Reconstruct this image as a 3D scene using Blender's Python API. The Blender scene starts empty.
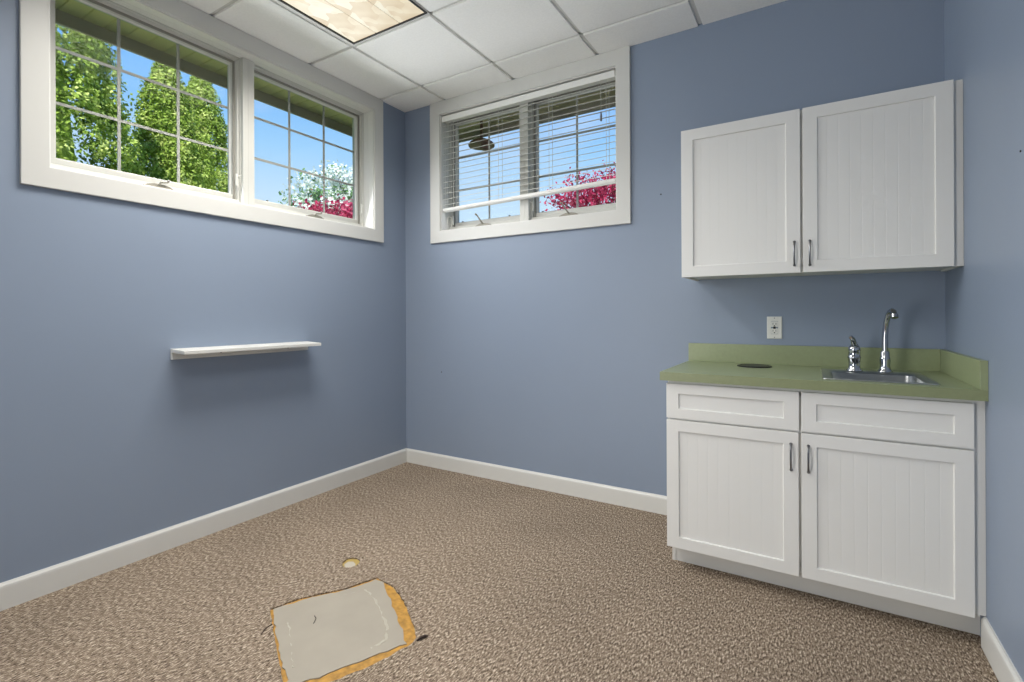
import bpy, bmesh, math, random
from mathutils import Vector, Matrix
random.seed(11)
S = bpy.context.scene
COL = S.collection

# ------------------------------------------------------------------ measures (metres)
H = 2.786            # ceiling
W = 3.286            # room width (x)
L = -4.7             # back of the room (y)
TILE = 0.6096
AX, BY = 0.4135, -0.2725   # first ceiling grid lines from the corner
SLAB = -0.009

# ------------------------------------------------------------------ materials
def srgb(r, g, b):
    f = lambda c: (c / 255 / 12.92) if c <= 10 else ((c / 255 + 0.055) / 1.055) ** 2.4
    return (f(r), f(g), f(b), 1)

def mat(name, col, rough=0.5, metal=0.0, noise=None, bump=None, spec=0.5):
    m = bpy.data.materials.new(name); m.use_nodes = True
    nt = m.node_tree; b = nt.nodes['Principled BSDF']
    b.inputs['Base Color'].default_value = col
    b.inputs['Roughness'].default_value = rough
    b.inputs['Metallic'].default_value = metal
    b.inputs['Specular IOR Level'].default_value = spec
    tc = nt.nodes.new('ShaderNodeTexCoord')
    if noise:                                   # (scale, amount)
        n = nt.nodes.new('ShaderNodeTexNoise'); n.inputs['Scale'].default_value = noise[0]; n.inputs['Detail'].default_value = 4
        nt.links.new(tc.outputs['Object'], n.inputs['Vector'])
        r = nt.nodes.new('ShaderNodeValToRGB')
        k = noise[1]
        r.color_ramp.elements[0].position = 0.3; r.color_ramp.elements[1].position = 0.7
        r.color_ramp.elements[0].color = tuple(c * (1 - k) for c in col[:3]) + (1,)
        r.color_ramp.elements[1].color = tuple(min(1, c * (1 + k)) for c in col[:3]) + (1,)
        nt.links.new(n.outputs['Fac'], r.inputs['Fac']); nt.links.new(r.outputs['Color'], b.inputs['Base Color'])
    if bump:                                    # (scale, strength, distance)
        n = nt.nodes.new('ShaderNodeTexNoise'); n.inputs['Scale'].default_value = bump[0]; n.inputs['Detail'].default_value = 3
        nt.links.new(tc.outputs['Object'], n.inputs['Vector'])
        bp = nt.nodes.new('ShaderNodeBump'); bp.inputs['Strength'].default_value = bump[1]; bp.inputs['Distance'].default_value = bump[2]
        nt.links.new(n.outputs['Fac'], bp.inputs['Height']); nt.links.new(bp.outputs['Normal'], b.inputs['Normal'])
    return m

M = {}
M['blue'] = mat('blue_wall_paint', srgb(135, 148, 167), 0.42, noise=(1.3, 0.02), bump=(260, 0.10, 0.002), spec=0.4)
M['trim'] = mat('white_trim_paint', srgb(214, 214, 210), 0.38)
M['cab'] = mat('white_cabinet_paint', srgb(226, 226, 223), 0.42)
M['carc'] = mat('cabinet_carcass', srgb(214, 213, 208), 0.5)
M['casing'] = mat('white_casing_paint', srgb(206, 206, 202), 0.4)
M['vinyl'] = mat('white_vinyl', srgb(196, 196, 190), 0.4)
M['muntin'] = mat('taupe_grille', srgb(176, 172, 166), 0.5)
M['strip_shade'] = mat('grey_weatherstrip_shade', srgb(140, 138, 130), 0.6)  # grey that also paints recess shade onto the stile faces
M['tile'] = mat('ceiling_tile', srgb(238, 238, 235), 0.9, noise=(90, 0.025), bump=(170, 0.35, 0.003), spec=0.1)
M['grid'] = mat('ceiling_grid_paint', srgb(212, 212, 208), 0.5)
M['plenum'] = mat('plenum_grey', srgb(120, 120, 118), 0.9)  # plain mid grey of the deck above the grid
M['green'] = mat('green_laminate', srgb(144, 154, 118), 0.36, noise=(60, 0.04), spec=0.5)
M['greenedge'] = mat('green_laminate_edge', srgb(134, 142, 106), 0.4, noise=(60, 0.04))
M['steel'] = mat('brushed_steel', srgb(190, 192, 192), 0.28, 1.0)
M['chrome'] = mat('chrome', srgb(176, 179, 184), 0.09, 1.0)
M['nickel'] = mat('nickel', srgb(120, 120, 122), 0.3, 1.0)
M['black'] = mat('black_plastic', srgb(22, 22, 22), 0.35)
M['frameblack'] = mat('black_metal', srgb(30, 28, 26), 0.5)
M['plastic'] = mat('white_plastic', srgb(226, 226, 220), 0.35)
M['slot'] = mat('dark_slot', srgb(40, 36, 32), 0.6)
M['hardware'] = mat('tan_hardware', srgb(138, 134, 122), 0.4, 0.2)
M['blind'] = mat('white_blind_slat', srgb(230, 230, 226), 0.45)
M['cord'] = mat('blind_cord', srgb(205, 205, 200), 0.8)
M['tassel'] = mat('grey_tassel', srgb(110, 112, 118), 0.6)
M['soffit'] = mat('cream_soffit', srgb(222, 212, 164), 0.5)
M['fascia'] = mat('taupe_fascia', srgb(170, 162, 148), 0.6)
M['bronze'] = mat('bronze_metal', srgb(142, 112, 100), 0.5)
M['bark'] = mat('bark', srgb(86, 72, 60), 0.9, noise=(9, 0.3))
M['lawn'] = mat('lawn_grass', srgb(140, 150, 92), 0.95, noise=(3, 0.25), spec=0.1)
M['brick'] = mat('house_siding', srgb(190, 180, 160), 0.8)
M['roof'] = mat('roof_shingle', srgb(90, 82, 76), 0.9)
M['mud'] = mat('grey_cement_patch', srgb(156, 149, 136), 0.7, noise=(7, 0.05), bump=(9, 0.5, 0.006))
M['ridge'] = mat('cement_ridge', srgb(174, 168, 154), 0.7)
M['glue'] = mat('ochre_adhesive', srgb(172, 128, 52), 0.6, noise=(45, 0.3), bump=(60, 0.6, 0.004))
M['palemud'] = mat('pale_cement', srgb(180, 172, 158), 0.7)
M['slab'] = mat('concrete_slab', srgb(170, 150, 110), 0.85, noise=(18, 0.12))
M['yarn'] = mat('dark_yarn', srgb(58, 46, 40), 0.9)
M['outside_metal'] = mat('dark_clip', srgb(40, 40, 42), 0.5)

def carpet_mat():
    m = bpy.data.materials.new('brown_loop_carpet'); m.use_nodes = True
    nt = m.node_tree; b = nt.nodes['Principled BSDF']; b.inputs['Roughness'].default_value = 0.95; b.inputs['Specular IOR Level'].default_value = 0.1
    tc = nt.nodes.new('ShaderNodeTexCoord')
    mp = nt.nodes.new('ShaderNodeMapping'); mp.inputs['Rotation'].default_value = (0, 0, math.radians(-28)); mp.inputs['Scale'].default_value = (1.0, 0.36, 1)
    nt.links.new(tc.outputs['Object'], mp.inputs['Vector'])
    n1 = nt.nodes.new('ShaderNodeTexNoise'); n1.inputs['Scale'].default_value = 170; n1.inputs['Detail'].default_value = 3; n1.inputs['Roughness'].default_value = 0.75
    nt.links.new(mp.outputs['Vector'], n1.inputs['Vector'])
    n2 = nt.nodes.new('ShaderNodeTexNoise'); n2.inputs['Scale'].default_value = 2.2; n2.inputs['Detail'].default_value = 3
    nt.links.new(tc.outputs['Object'], n2.inputs['Vector'])
    r = nt.nodes.new('ShaderNodeValToRGB'); e = r.color_ramp.elements
    e[0].position = 0.37; e[0].color = srgb(66, 54, 44)
    e[1].position = 0.63; e[1].color = srgb(212, 197, 178)
    x = e.new(0.45); x.color = srgb(122, 107, 92)
    x = e.new(0.56); x.color = srgb(156, 141, 124)
    nt.links.new(n1.outputs['Fac'], r.inputs['Fac'])
    mr = nt.nodes.new('ShaderNodeMapRange'); mr.inputs['From Min'].default_value = 0.3; mr.inputs['From Max'].default_value = 0.7
    mr.inputs['To Min'].default_value = 0.92; mr.inputs['To Max'].default_value = 1.06
    nt.links.new(n2.outputs['Fac'], mr.inputs['Value'])
    mx = nt.nodes.new('ShaderNodeVectorMath'); mx.operation = 'SCALE'
    nt.links.new(r.outputs['Color'], mx.inputs[0]); nt.links.new(mr.outputs['Result'], mx.inputs['Scale'])
    nt.links.new(mx.outputs['Vector'], b.inputs['Base Color'])
    bp = nt.nodes.new('ShaderNodeBump'); bp.inputs['Strength'].default_value = 0.7; bp.inputs['Distance'].default_value = 0.006
    nt.links.new(n1.outputs['Fac'], bp.inputs['Height']); nt.links.new(bp.outputs['Normal'], b.inputs['Normal'])
    return m
M['carpet'] = carpet_mat()

def glass_mat():
    m = bpy.data.materials.new('window_glass'); m.use_nodes = True
    nt = m.node_tree; nt.nodes.clear()
    o = nt.nodes.new('ShaderNodeOutputMaterial'); mx = nt.nodes.new('ShaderNodeMixShader')
    t = nt.nodes.new('ShaderNodeBsdfTransparent'); t.inputs['Color'].default_value = (0.97, 0.985, 0.98, 1)
    g = nt.nodes.new('ShaderNodeBsdfGlossy'); g.inputs['Roughness'].default_value = 0.0
    fr = nt.nodes.new('ShaderNodeFresnel'); fr.inputs['IOR'].default_value = 1.16
    nt.links.new(fr.outputs['Fac'], mx.inputs['Fac']); nt.links.new(t.outputs[0], mx.inputs[1]); nt.links.new(g.outputs[0], mx.inputs[2])
    nt.links.new(mx.outputs[0], o.inputs['Surface'])
    return m
M['glass'] = glass_mat()

def lens_mat():
    # lit acrylic lens: mosaic of creamy prismatic facets, all of it lamp light
    m = bpy.data.materials.new('lit_prismatic_lens'); m.use_nodes = True
    nt = m.node_tree; b = nt.nodes['Principled BSDF']; b.inputs['Base Color'].default_value = (0.08, 0.075, 0.065, 1); b.inputs['Roughness'].default_value = 0.35
    tc = nt.nodes.new('ShaderNodeTexCoord')
    mp = nt.nodes.new('ShaderNodeMapping'); mp.inputs['Scale'].default_value = (1, 0.8, 1); mp.inputs['Rotation'].default_value = (0, 0, 0.35)
    nt.links.new(tc.outputs['Object'], mp.inputs['Vector'])
    v = nt.nodes.new('ShaderNodeTexVoronoi'); v.distance = 'MANHATTAN'; v.inputs['Scale'].default_value = 10
    nt.links.new(mp.outputs['Vector'], v.inputs['Vector'])
    n = nt.nodes.new('ShaderNodeTexNoise'); n.inputs['Scale'].default_value = 9; n.inputs['Detail'].default_value = 1
    nt.links.new(tc.outputs['Object'], n.inputs['Vector'])
    sp = nt.nodes.new('ShaderNodeSeparateColor'); nt.links.new(v.outputs['Color'], sp.inputs['Color'])
    ad = nt.nodes.new('ShaderNodeMath'); ad.operation = 'MULTIPLY_ADD'; ad.inputs[1].default_value = 0.5
    nt.links.new(sp.outputs['Red'], ad.inputs[0]); 
    n_half = nt.nodes.new('ShaderNodeMath'); n_half.operation = 'MULTIPLY'; n_half.inputs[1].default_value = 0.6
    nt.links.new(n.outputs['Fac'], n_half.inputs[0]); nt.links.new(n_half.outputs[0], ad.inputs[2])
    r = nt.nodes.new('ShaderNodeValToRGB'); e = r.color_ramp.elements
    e[0].position = 0.22; e[0].color = srgb(222, 200, 164)
    e[1].position = 0.82; e[1].color = srgb(255, 252, 232)
    x = e.new(0.5); x.color = srgb(246, 233, 204)
    nt.links.new(ad.outputs[0], r.inputs['Fac'])
    nt.links.new(r.outputs['Color'], b.inputs['Emission Color']); b.inputs['Emission Strength'].default_value = 0.8
    return m
M['lens'] = lens_mat()

def leaf_mat(name, c1, c2, c3, scale=5.0, trans=0.25):
    m = bpy.data.materials.new(name); m.use_nodes = True
    nt = m.node_tree; nt.nodes.clear()
    o = nt.nodes.new('ShaderNodeOutputMaterial')
    d = nt.nodes.new('ShaderNodeBsdfDiffuse'); t = nt.nodes.new('ShaderNodeBsdfTranslucent'); mx = nt.nodes.new('ShaderNodeMixShader'); mx.inputs[0].default_value = trans
    tc = nt.nodes.new('ShaderNodeTexCoord')
    n = nt.nodes.new('ShaderNodeTexNoise'); n.inputs['Scale'].default_value = scale; n.inputs['Detail'].default_value = 3; n.inputs['Roughness'].default_value = 0.7
    nt.links.new(tc.outputs['Object'], n.inputs['Vector'])
    r = nt.nodes.new('ShaderNodeValToRGB'); e = r.color_ramp.elements
    e[0].position = 0.3; e[0].color = c1; e[1].position = 0.7; e[1].color = c3; x = e.new(0.5); x.color = c2
    nt.links.new(n.outputs['Fac'], r.inputs['Fac'])
    nt.links.new(r.outputs['Color'], d.inputs['Color']); nt.links.new(r.outputs['Color'], t.inputs['Color'])
    nt.links.new(d.outputs[0], mx.inputs[1]); nt.links.new(t.outputs[0], mx.inputs[2]); nt.links.new(mx.outputs[0], o.inputs['Surface'])
    return m
M['arbor'] = leaf_mat('arborvitae_sprays', srgb(74, 100, 42), srgb(150, 176, 78), srgb(224, 232, 150), 5, 0.12)
M['crimson'] = leaf_mat('crimson_leaves', srgb(112, 34, 62), srgb(190, 62, 100), srgb(232, 132, 160), 5, 0.35)
M['blossom'] = leaf_mat('white_blossom', srgb(214, 228, 220), srgb(235, 240, 236), srgb(250, 250, 248), 5, 0.3)
M['dogleaf'] = leaf_mat('pale_green_leaves', srgb(80, 120, 80), srgb(120, 156, 104), srgb(160, 190, 130), 5, 0.3)

# ------------------------------------------------------------------ mesh builder
class MB:
    def __init__(s): s.v = []; s.f = []; s.mi = []
    def quadlist(s, verts, faces, mi=0):
        o = len(s.v); s.v += [tuple(p) for p in verts]; s.f += [tuple(i + o for i in f) for f in faces]; s.mi += [mi] * len(faces)
        return s
    def box(s, x0, x1, y0, y1, z0, z1, mi=0):
        v = [(x0, y0, z0), (x1, y0, z0), (x1, y1, z0), (x0, y1, z0), (x0, y0, z1), (x1, y0, z1), (x1, y1, z1), (x0, y1, z1)]
        return s.quadlist(v, [(0, 3, 2, 1), (4, 5, 6, 7), (0, 1, 5, 4), (1, 2, 6, 5), (2, 3, 7, 6), (3, 0, 4, 7)], mi)
    def lbox(s, m, s0, s1, z0, z1, d0, d1):
        v = [m(s0, z0, d0), m(s1, z0, d0), m(s1, z0, d1), m(s0, z0, d1), m(s0, z1, d0), m(s1, z1, d0), m(s1, z1, d1), m(s0, z1, d1)]
        return s.quadlist(v, [(0, 3, 2, 1), (4, 5, 6, 7), (0, 1, 5, 4), (1, 2, 6, 5), (2, 3, 7, 6), (3, 0, 4, 7)])
    def loop(s, m, rings, closed=True):
        """rings: (s0,s1,z0,z1,d) rectangles joined one to the next"""
        v = []
        for (a, b, c, e, d) in rings: v += [m(a, c, d), m(b, c, d), m(b, e, d), m(a, e, d)]
        n = len(rings); f = []
        for i in range(n if closed else n - 1):
            j = (i + 1) % n
            for k in range(4):
                k2 = (k + 1) % 4
                f.append((i * 4 + k, i * 4 + k2, j * 4 + k2, j * 4 + k))
        return s.quadlist(v, f)
    def tube(s, pts, rad, n=10, caps=True):
        pts = [Vector(p) for p in pts]; rads = rad if isinstance(rad, (list, tuple)) else [rad] * len(pts)
        rings = []; up = None
        for i, p in enumerate(pts):
            t = (pts[min(i + 1, len(pts) - 1)] - pts[max(i - 1, 0)]).normalized()
            if up is None: up = t.orthogonal().normalized()
            up = (up - t * up.dot(t)).normalized(); q = t.cross(up)
            rings.append([p + (up * math.cos(2 * math.pi * k / n) + q * math.sin(2 * math.pi * k / n)) * rads[i] for k in range(n)])
        v = [x for r in rings for x in r]; f = []
        for i in range(len(rings) - 1):
            for k in range(n): f.append((i * n + k, i * n + (k + 1) % n, (i + 1) * n + (k + 1) % n, (i + 1) * n + k))
        if caps: f.append(tuple(reversed(range(n)))); f.append(tuple((len(rings) - 1) * n + k for k in range(n)))
        return s.quadlist(v, f)
    def lathe(s, c, prof, n=28, axis='z', caps=True):
        """prof: (radius, height)"""
        v = []; f = []
        for (r, h) in prof:
            for k in range(n):
                a = 2 * math.pi * k / n
                p = (r * math.cos(a), r * math.sin(a), h)
                if axis == 'y': p = (p[0], -h, p[1])
                v.append((c[0] + p[0], c[1] + p[1], c[2] + p[2]))
        for i in range(len(prof) - 1):
            for k in range(n): f.append((i * n + k, i * n + (k + 1) % n, (i + 1) * n + (k + 1) % n, (i + 1) * n + k))
        if caps: f.append(tuple(reversed(range(n)))); f.append(tuple((len(prof) - 1) * n + k for k in range(n)))
        return s.quadlist(v, f)
    def build(s, name, material, parent=None, bevel=0, smooth=False, origin=None, weld=False):
        me = bpy.data.meshes.new(name)
        o0 = Vector(origin) if origin is not None else Vector((0, 0, 0))
        me.from_pydata([tuple(Vector(p) - o0) for p in s.v], [], s.f)
        ms = material if isinstance(material, (list, tuple)) else [material]
        for x in ms: me.materials.append(x)
        for p, i in zip(me.polygons, s.mi): p.material_index = i
        bm = bmesh.new(); bm.from_mesh(me)
        if weld: bmesh.ops.remove_doubles(bm, verts=bm.verts, dist=1e-5)
        bmesh.ops.recalc_face_normals(bm, faces=bm.faces)
        if smooth:
            for f in bm.faces: f.smooth = True
            for e in bm.edges:
                if len(e.link_faces) == 2 and e.calc_face_angle(0) > math.radians(40): e.smooth = False
        bm.to_mesh(me); bm.free()
        o = bpy.data.objects.new(name, me); COL.objects.link(o)
        if parent:
            o.parent = parent
            o.location = o0 - world_loc(parent)
        else: o.location = o0
        if bevel:
            md = o.modifiers.new('bevel', 'BEVEL'); md.width = bevel; md.segments = 2; md.limit_method = 'ANGLE'; md.angle_limit = math.radians(40)
        return o

def world_loc(o):
    v = Vector((0, 0, 0))
    while o: v += o.location; o = o.parent
    return v
def tag(o, label=None, cat=None, group=None, kind=None):
    if label: o['label'] = label
    if cat: o['category'] = cat
    if group: o['group'] = group
    if kind: o['kind'] = kind
    return o
def empty(name, loc=(0, 0, 0), **k):
    o = bpy.data.objects.new(name, None); COL.objects.link(o); o.location = loc; o.empty_display_size = 0.05
    return tag(o, **k)
def copy_tree(o, parent=None):
    c = o.copy(); COL.objects.link(c); c.parent = parent
    for ch in list(o.children): copy_tree(ch, c)
    return c

LEFT = lambda s, z, d: (-d, s, z)      # along the left wall: s = y, d = outward
BACK = lambda s, z, d: (s, d, z)       # along the back wall: s = x, d = outward
FRONT = lambda y0: (lambda s, z, d: (s, y0 + d, z))   # cabinet fronts: d = into the cabinet
T = 0.20                               # wall thickness

# ------------------------------------------------------------------ room shell
# window openings (inner edge of casing)
LW = dict(s0=-2.154, s1=-0.337, z0=1.802, z1=2.688, o0=-2.244, o1=-0.250, oz0=1.714, oz1=H - 0.001)
BW = dict(s0=0.367, s1=1.753, z0=1.802, z1=2.688, o0=0.274, o1=1.840, oz0=1.716, oz1=H - 0.001)

def wall_with_hole(name, m, a, b, w, label):
    s = MB(); g = 0.004
    h0, h1, hz0, hz1 = w['s0'] - g, w['s1'] + g, w['z0'] - g, w['z1'] + g
    zt = 2.95
    s.lbox(m, a, h0, SLAB, zt, 0, T); s.lbox(m, h1, b, SLAB, zt, 0, T)
    s.lbox(m, h0, h1, SLAB, hz0, 0, T); s.lbox(m, h0, h1, hz1, zt, 0, T)
    return tag(s.build(name, M['blue'], weld=False), label, kind='structure')
wall_with_hole('wall_left', LEFT, L - T, T, LW, 'blue painted wall with the wide double window and the small shelf')
wall_with_hole('wall_back', BACK, 0.0, W + T, BW, 'blue painted wall behind the sink cabinets with the blind-covered window')
tag(MB().box(W, W + T, L - T, 0, SLAB, 2.95).build('wall_right', M['blue']), 'plain blue wall beside the sink cabinets', kind='structure')
DX0, DX1, DZ = 0.30, 1.26, 2.06      # open doorway added behind the viewer, unseen, to bring in light
tag(MB().box(0, DX0, L - T, L, SLAB, 2.95).box(DX1, W, L - T, L, SLAB, 2.95).box(DX0, DX1, L - T, L, DZ, 2.95).build('wall_front', M['blue']), 'plain blue wall with an added open doorway facing the sink', kind='structure')
tag(MB().box(DX0 - .5, DX1 + .5, L - 1.7, L - 1.6, SLAB, 2.6).box(DX0 - .6, DX0 - .5, L - 1.7, L - T, SLAB, 2.6).box(DX1 + .5, DX1 + .6, L - 1.7, L - T, SLAB, 2.6).box(DX0 - .6, DX1 + .6, L - 1.7, L - T, 2.6, 2.7).box(DX0 - .6, DX1 + .6, L - 1.7, L - T, SLAB - .1, SLAB).build('added_hall', M['grid']), 'pale hallway box added behind the made-up doorway', kind='structure')  # box added only to close off the made-up doorway
dc = MB()
for y0_ in (L, L - T - 0.018):
    dc.box(DX0 - .09, DX0, y0_, y0_ + 0.018, 0, DZ + .09); dc.box(DX1, DX1 + .09, y0_, y0_ + 0.018, 0, DZ + .09); dc.box(DX0, DX1, y0_, y0_ + 0.018, DZ, DZ + .09)
tag(dc.build('added_doorway', M['trim']), 'white casing of the added open doorway', kind='structure')
tag(MB().box(-T, W + T, L - T, T, SLAB - 0.1, SLAB).build('floor', M['slab']), 'concrete slab under the carpet', kind='structure')

# dropped ceiling: one surface of recessed-edge tiles with its metal grid as a part
xs = [0.0] + [AX + TILE * i for i in range(5)] + [W]
ys = [0.0] + [BY - TILE * i for i in range(8)] + [L]
xs = [x for x in xs if x <= W]; ys = [y for y in ys if y >= L]
LIGHT_CELLS = {(1, 2), (1, 3)}       # two tiles long
ADDED_LIGHT_CELLS = {(3, 4), (3, 5)}  # cells of the added second fixture, out of view
s = MB()
for i in range(len(xs) - 1):
    for j in range(len(ys) - 1):
        if (i, j) in LIGHT_CELLS or (i, j) in ADDED_LIGHT_CELLS: continue
        x0, x1, y1, y0 = xs[i], xs[i + 1], ys[j], ys[j + 1]
        e = 0.0125
        a, b, c, d = (x0 + (e if i else 0), x1 - (e if i < len(xs) - 2 else 0), y0 + (e if j < len(ys) - 2 else 0), y1 - (e if j else 0))
        s.box(a, b, c, d, H, H + 0.018)
ceil = tag(s.build('ceiling', M['tile'], bevel=0.002), 'white acoustic tile ceiling in a metal grid', kind='structure')
g = MB()
for x in xs[1:-1]: g.box(x - 0.012, x + 0.012, L, 0, H + 0.012, H + 0.0165)
for y in ys[1:-1]: g.box(0, W, y - 0.012, y + 0.012, H + 0.012, H + 0.0162)
# over the light cells the bars are skipped by the fixture body, which hangs lower
g.build('ceiling_grid', M['grid'], ceil)
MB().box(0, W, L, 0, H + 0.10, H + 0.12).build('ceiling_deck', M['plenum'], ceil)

# baseboards: board with an eased cap
def baseboard(name, m, a, b, label):
    pr = [(0, 0.0), (-0.014, 0.0), (-0.014, 0.088), (-0.0125, 0.096), (-0.008, 0.102), (-0.006, 0.1065), (0, 0.1065)]
    s = MB(); v = []; n = len(pr)
    for t in (a, b): v += [m(t, z + SLAB * (1 if z == 0 else 0), d) for d, z in pr]
    f = [(i, (i + 1) % n, (i + 1) % n + n, i + n) for i in range(n)] + [tuple(range(n)), tuple(range(n, 2 * n))]
    s.quadlist(v, f)
    return tag(s.build(name, M['trim']), label, kind='structure')
baseboard('baseboard_left', LEFT, L, 0, 'white baseboard under the wide window')
baseboard('baseboard_back', BACK, 0.0145, 2.196, 'white baseboard between the corner and the sink cabinet')
baseboard('baseboard_right', lambda s_, z, d: (W + d, s_, z), L, -0.5935, 'white baseboard beside the sink cabinet')
baseboard('baseboard_front', lambda s_, z, d: (s_, L - d, z), DX1 + 0.0905, W - 0.0145, 'white baseboard on the wall facing the sink')

# ------------------------------------------------------------------ windows
def window(name, m, w, ncol, label, cranks, locks, pins):
    root = empty(name, m((w['s0'] + w['s1']) / 2, w['z0'], 0), label=label, kind='structure')
    s0, s1, z0, z1 = w['s0'], w['s1'], w['z0'], w['z1']
    c = MB(); o = (w['o0'], w['o1'], w['oz0'], w['oz1'])
    c.loop(m, [o + (0,), o + (-0.018,), (s0, s1, z0, z1, -0.018), (s0, s1, z0, z1, 0)])
    c.build('casing', M['casing'], root, bevel=0.002)
    def R(i, d, rect=(s0, s1, z0, z1), ib=None, it=None):
        return (rect[0] + i, rect[1] - i, rect[2] + (i if ib is None else ib), rect[3] - (i if it is None else it), d)
    j = MB()                                           # jamb: stepped boards lining the opening
    j.loop(m, [R(-0.003, -0.006), R(0.006, -0.006), R(0.006, 0.045), R(0.0085, 0.048), R(0.0085, 0.064), R(0.010, 0.064), R(0.010, T), R(-0.003, T)])
    j.build('jamb', M['trim'], root, bevel=0.001)
    mid = (s0 + s1) / 2; mh = 0.034
    mu = MB().lbox(m, mid - mh, mid + mh, z0 + 0.010, z1 - 0.010, 0.058, T - 0.001)
    mu.lbox(m, mid - 0.004, mid + 0.004, z0 + 0.010, z1 - 0.010, 0.0565, 0.0585)
    mu.build('mullion', M['vinyl'], root, bevel=0.002)
    for k, (a, b) in enumerate(((s0 + 0.010, mid - mh), (mid + mh, s1 - 0.010))):
        rect = (a, b, z0 + 0.010, z1 - 0.010); wl = 0.020 if (k == 0 and ncol == 3) else 0.0
        fr = MB()                                      # stop of the fixed frame
        fr.loop(m, [R(0, 0.085, rect), R(0.004, 0.085, rect, 0.012, 0.005), R(0.004, 0.096, rect, 0.03, 0.006), R(0.012, 0.100, rect, 0.036, 0.012), R(0.013, 0.118, rect, 0.036, 0.013), R(0.013, T - 0.004, rect, 0.036, 0.013), R(0, T - 0.004, rect)])
        fr.build('frame_stop', M['vinyl'], root, bevel=0.001)
        sash = MB()
        if wl: sash.lbox(m, rect[0] + 0.024, rect[0] + 0.031 + wl, rect[2] + 0.068, rect[3] - 0.026, 0.128, 0.158)
        sash.loop(m, [R(0.0135, 0.128, rect, 0.037, 0.0135), R(0.024, 0.128, rect, 0.068, 0.026), R(0.025, 0.141, rect, 0.070, 0.028), R(0.025, 0.176, rect, 0.070, 0.028), R(0.0135, 0.176, rect, 0.037, 0.0135)])
        sa = sash.build('sash', M['vinyl'], root, bevel=0.001)
        MB().loop(m, [R(0.0131, 0.1205, rect, 0.0365, 0.0131), R(0.0238, 0.1215, rect, 0.0366, 0.0258), R(0.0238, 0.1278, rect, 0.0366, 0.0258), R(0.0131, 0.1278, rect, 0.0365, 0.0131)]).build('weatherstrip_shade', M['strip_shade'], sa)  # weatherstrip widened over side and top stiles; its grey stands in for shade
        ga, gb, gz0, gz1 = rect[0] + 0.031, rect[1] - 0.031, rect[2] + 0.076, rect[3] - 0.034
        bead = MB()
        bead.loop(m, [R(0.0245, 0.142, rect, 0.0695, 0.0275), R(0.031, 0.149, rect, 0.076, 0.034), R(0.031, 0.156, rect, 0.076, 0.034), R(0.0245, 0.156, rect, 0.0695, 0.0275)])
        bead.build('glazing_bead', M['trim'], sa)
        MB().lbox(m, ga - 0.003, gb + 0.003, gz0 - 0.003, gz1 + 0.003, 0.1515, 0.1545).build('glass', M['glass'], sa)
        mt = MB(); bw = 0.0075
        for i in range(1, ncol):
            x = ga + (gb - ga) * i / ncol
            mt.lbox(m, x - bw, x + bw, gz0, gz1, 0.1562, 0.1612)
        for i in (1, 2):
            z = gz0 + (gz1 - gz0) * i / 3
            mt.lbox(m, ga, gb, z - bw, z + bw, 0.1564, 0.1610)
        mt.build('muntin_grille', M['muntin'], sa, bevel=0.0015)
        # crank operator on the bottom of the frame
        cs, folded = cranks[k]
        op = MB(); zb = z0 + 0.0125
        pts = [(-0.066, 0), (-0.05, 0.008), (-0.02, 0.016), (0.02, 0.016), (0.05, 0.010), (0.066, 0)]
        v = []
        for d in (0.062, 0.092):
            for x, h in pts: v.append(m(cs + x, zb + 0.012 + h * (1 if d < 0.08 else 1.1), d))
        n = len(pts)
        op.quadlist(v, [tuple(range(n)), tuple(range(n, 2 * n))] + [(i, (i + 1) % n, (i + 1) % n + n, i + n) for i in range(n)])
        op.lbox(m, cs - 0.068, cs + 0.068, z0 + 0.006, zb + 0.013, 0.060, 0.094)
        ob = op.build('crank_operator', M['hardware'], root, bevel=0.0015)
        h = MB()
        if folded:
            h.tube([m(cs + 0.002, zb + 0.022, 0.064), m(cs + 0.004, zb + 0.034, 0.052), m(cs + 0.034, zb + 0.040, 0.048)], [0.007, 0.006, 0.005])
            h.tube([m(cs + 0.034, zb + 0.040, 0.048), m(cs + 0.036, zb + 0.05, 0.040)], 0.006)
        else:
            h.tube([m(cs + 0.004, zb + 0.022, 0.064), m(cs - 0.004, zb + 0.036, 0.052), m(cs - 0.034, zb + 0.088, 0.036)], [0.007, 0.006, 0.005])
            h.tube([m(cs - 0.034, zb + 0.088, 0.036), m(cs - 0.041, zb + 0.092, 0.026)], 0.007)
        h.build('crank_handle', M['hardware'], ob, smooth=True)
        # sash lock lever on the side of the frame
        ls, lz, sg = locks[k]
        lk = MB().lbox(m, ls - 0.008, ls + 0.008, lz - 0.036, lz + 0.036, 0.098, 0.112)
        lo = lk.build('sash_lock', M['plastic'], root, bevel=0.003)
        MB().tube([m(ls + sg * 0.002, lz + 0.02, 0.098), m(ls + sg * 0.016, lz + 0.028, 0.076), m(ls + sg * 0.022, lz + 0.004, 0.064), m(ls + sg * 0.017, lz - 0.03, 0.070)], [0.005, 0.005, 0.006, 0.004]).build('lock_lever', M['plastic'], lo, smooth=True)
    for (ps, pz) in pins:
        MB().tube([m(ps, pz - 0.012, 0.164), m(ps, pz + 0.012, 0.164)], 0.007, 8).build('screen_clip', M['outside_metal'], root)
    return root
window('window_1', LEFT, LW, 3, 'wide double casement window in white trim with trees outside and no blind',
       [(-1.712, True), (-0.790, True)], [(-1.290, 1.965, 1), (-0.352, 1.965, 1)], [(-1.065, 1.885)])
window('window_2', BACK, BW, 2, 'double casement window in white trim behind a raised venetian blind',
       [(0.705, False), (1.395, False)], [(0.395, 1.90, -1), (1.105, 1.93, -1)], [(0.447, 1.885), (0.876, 1.887), (1.150, 1.885)])

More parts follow.
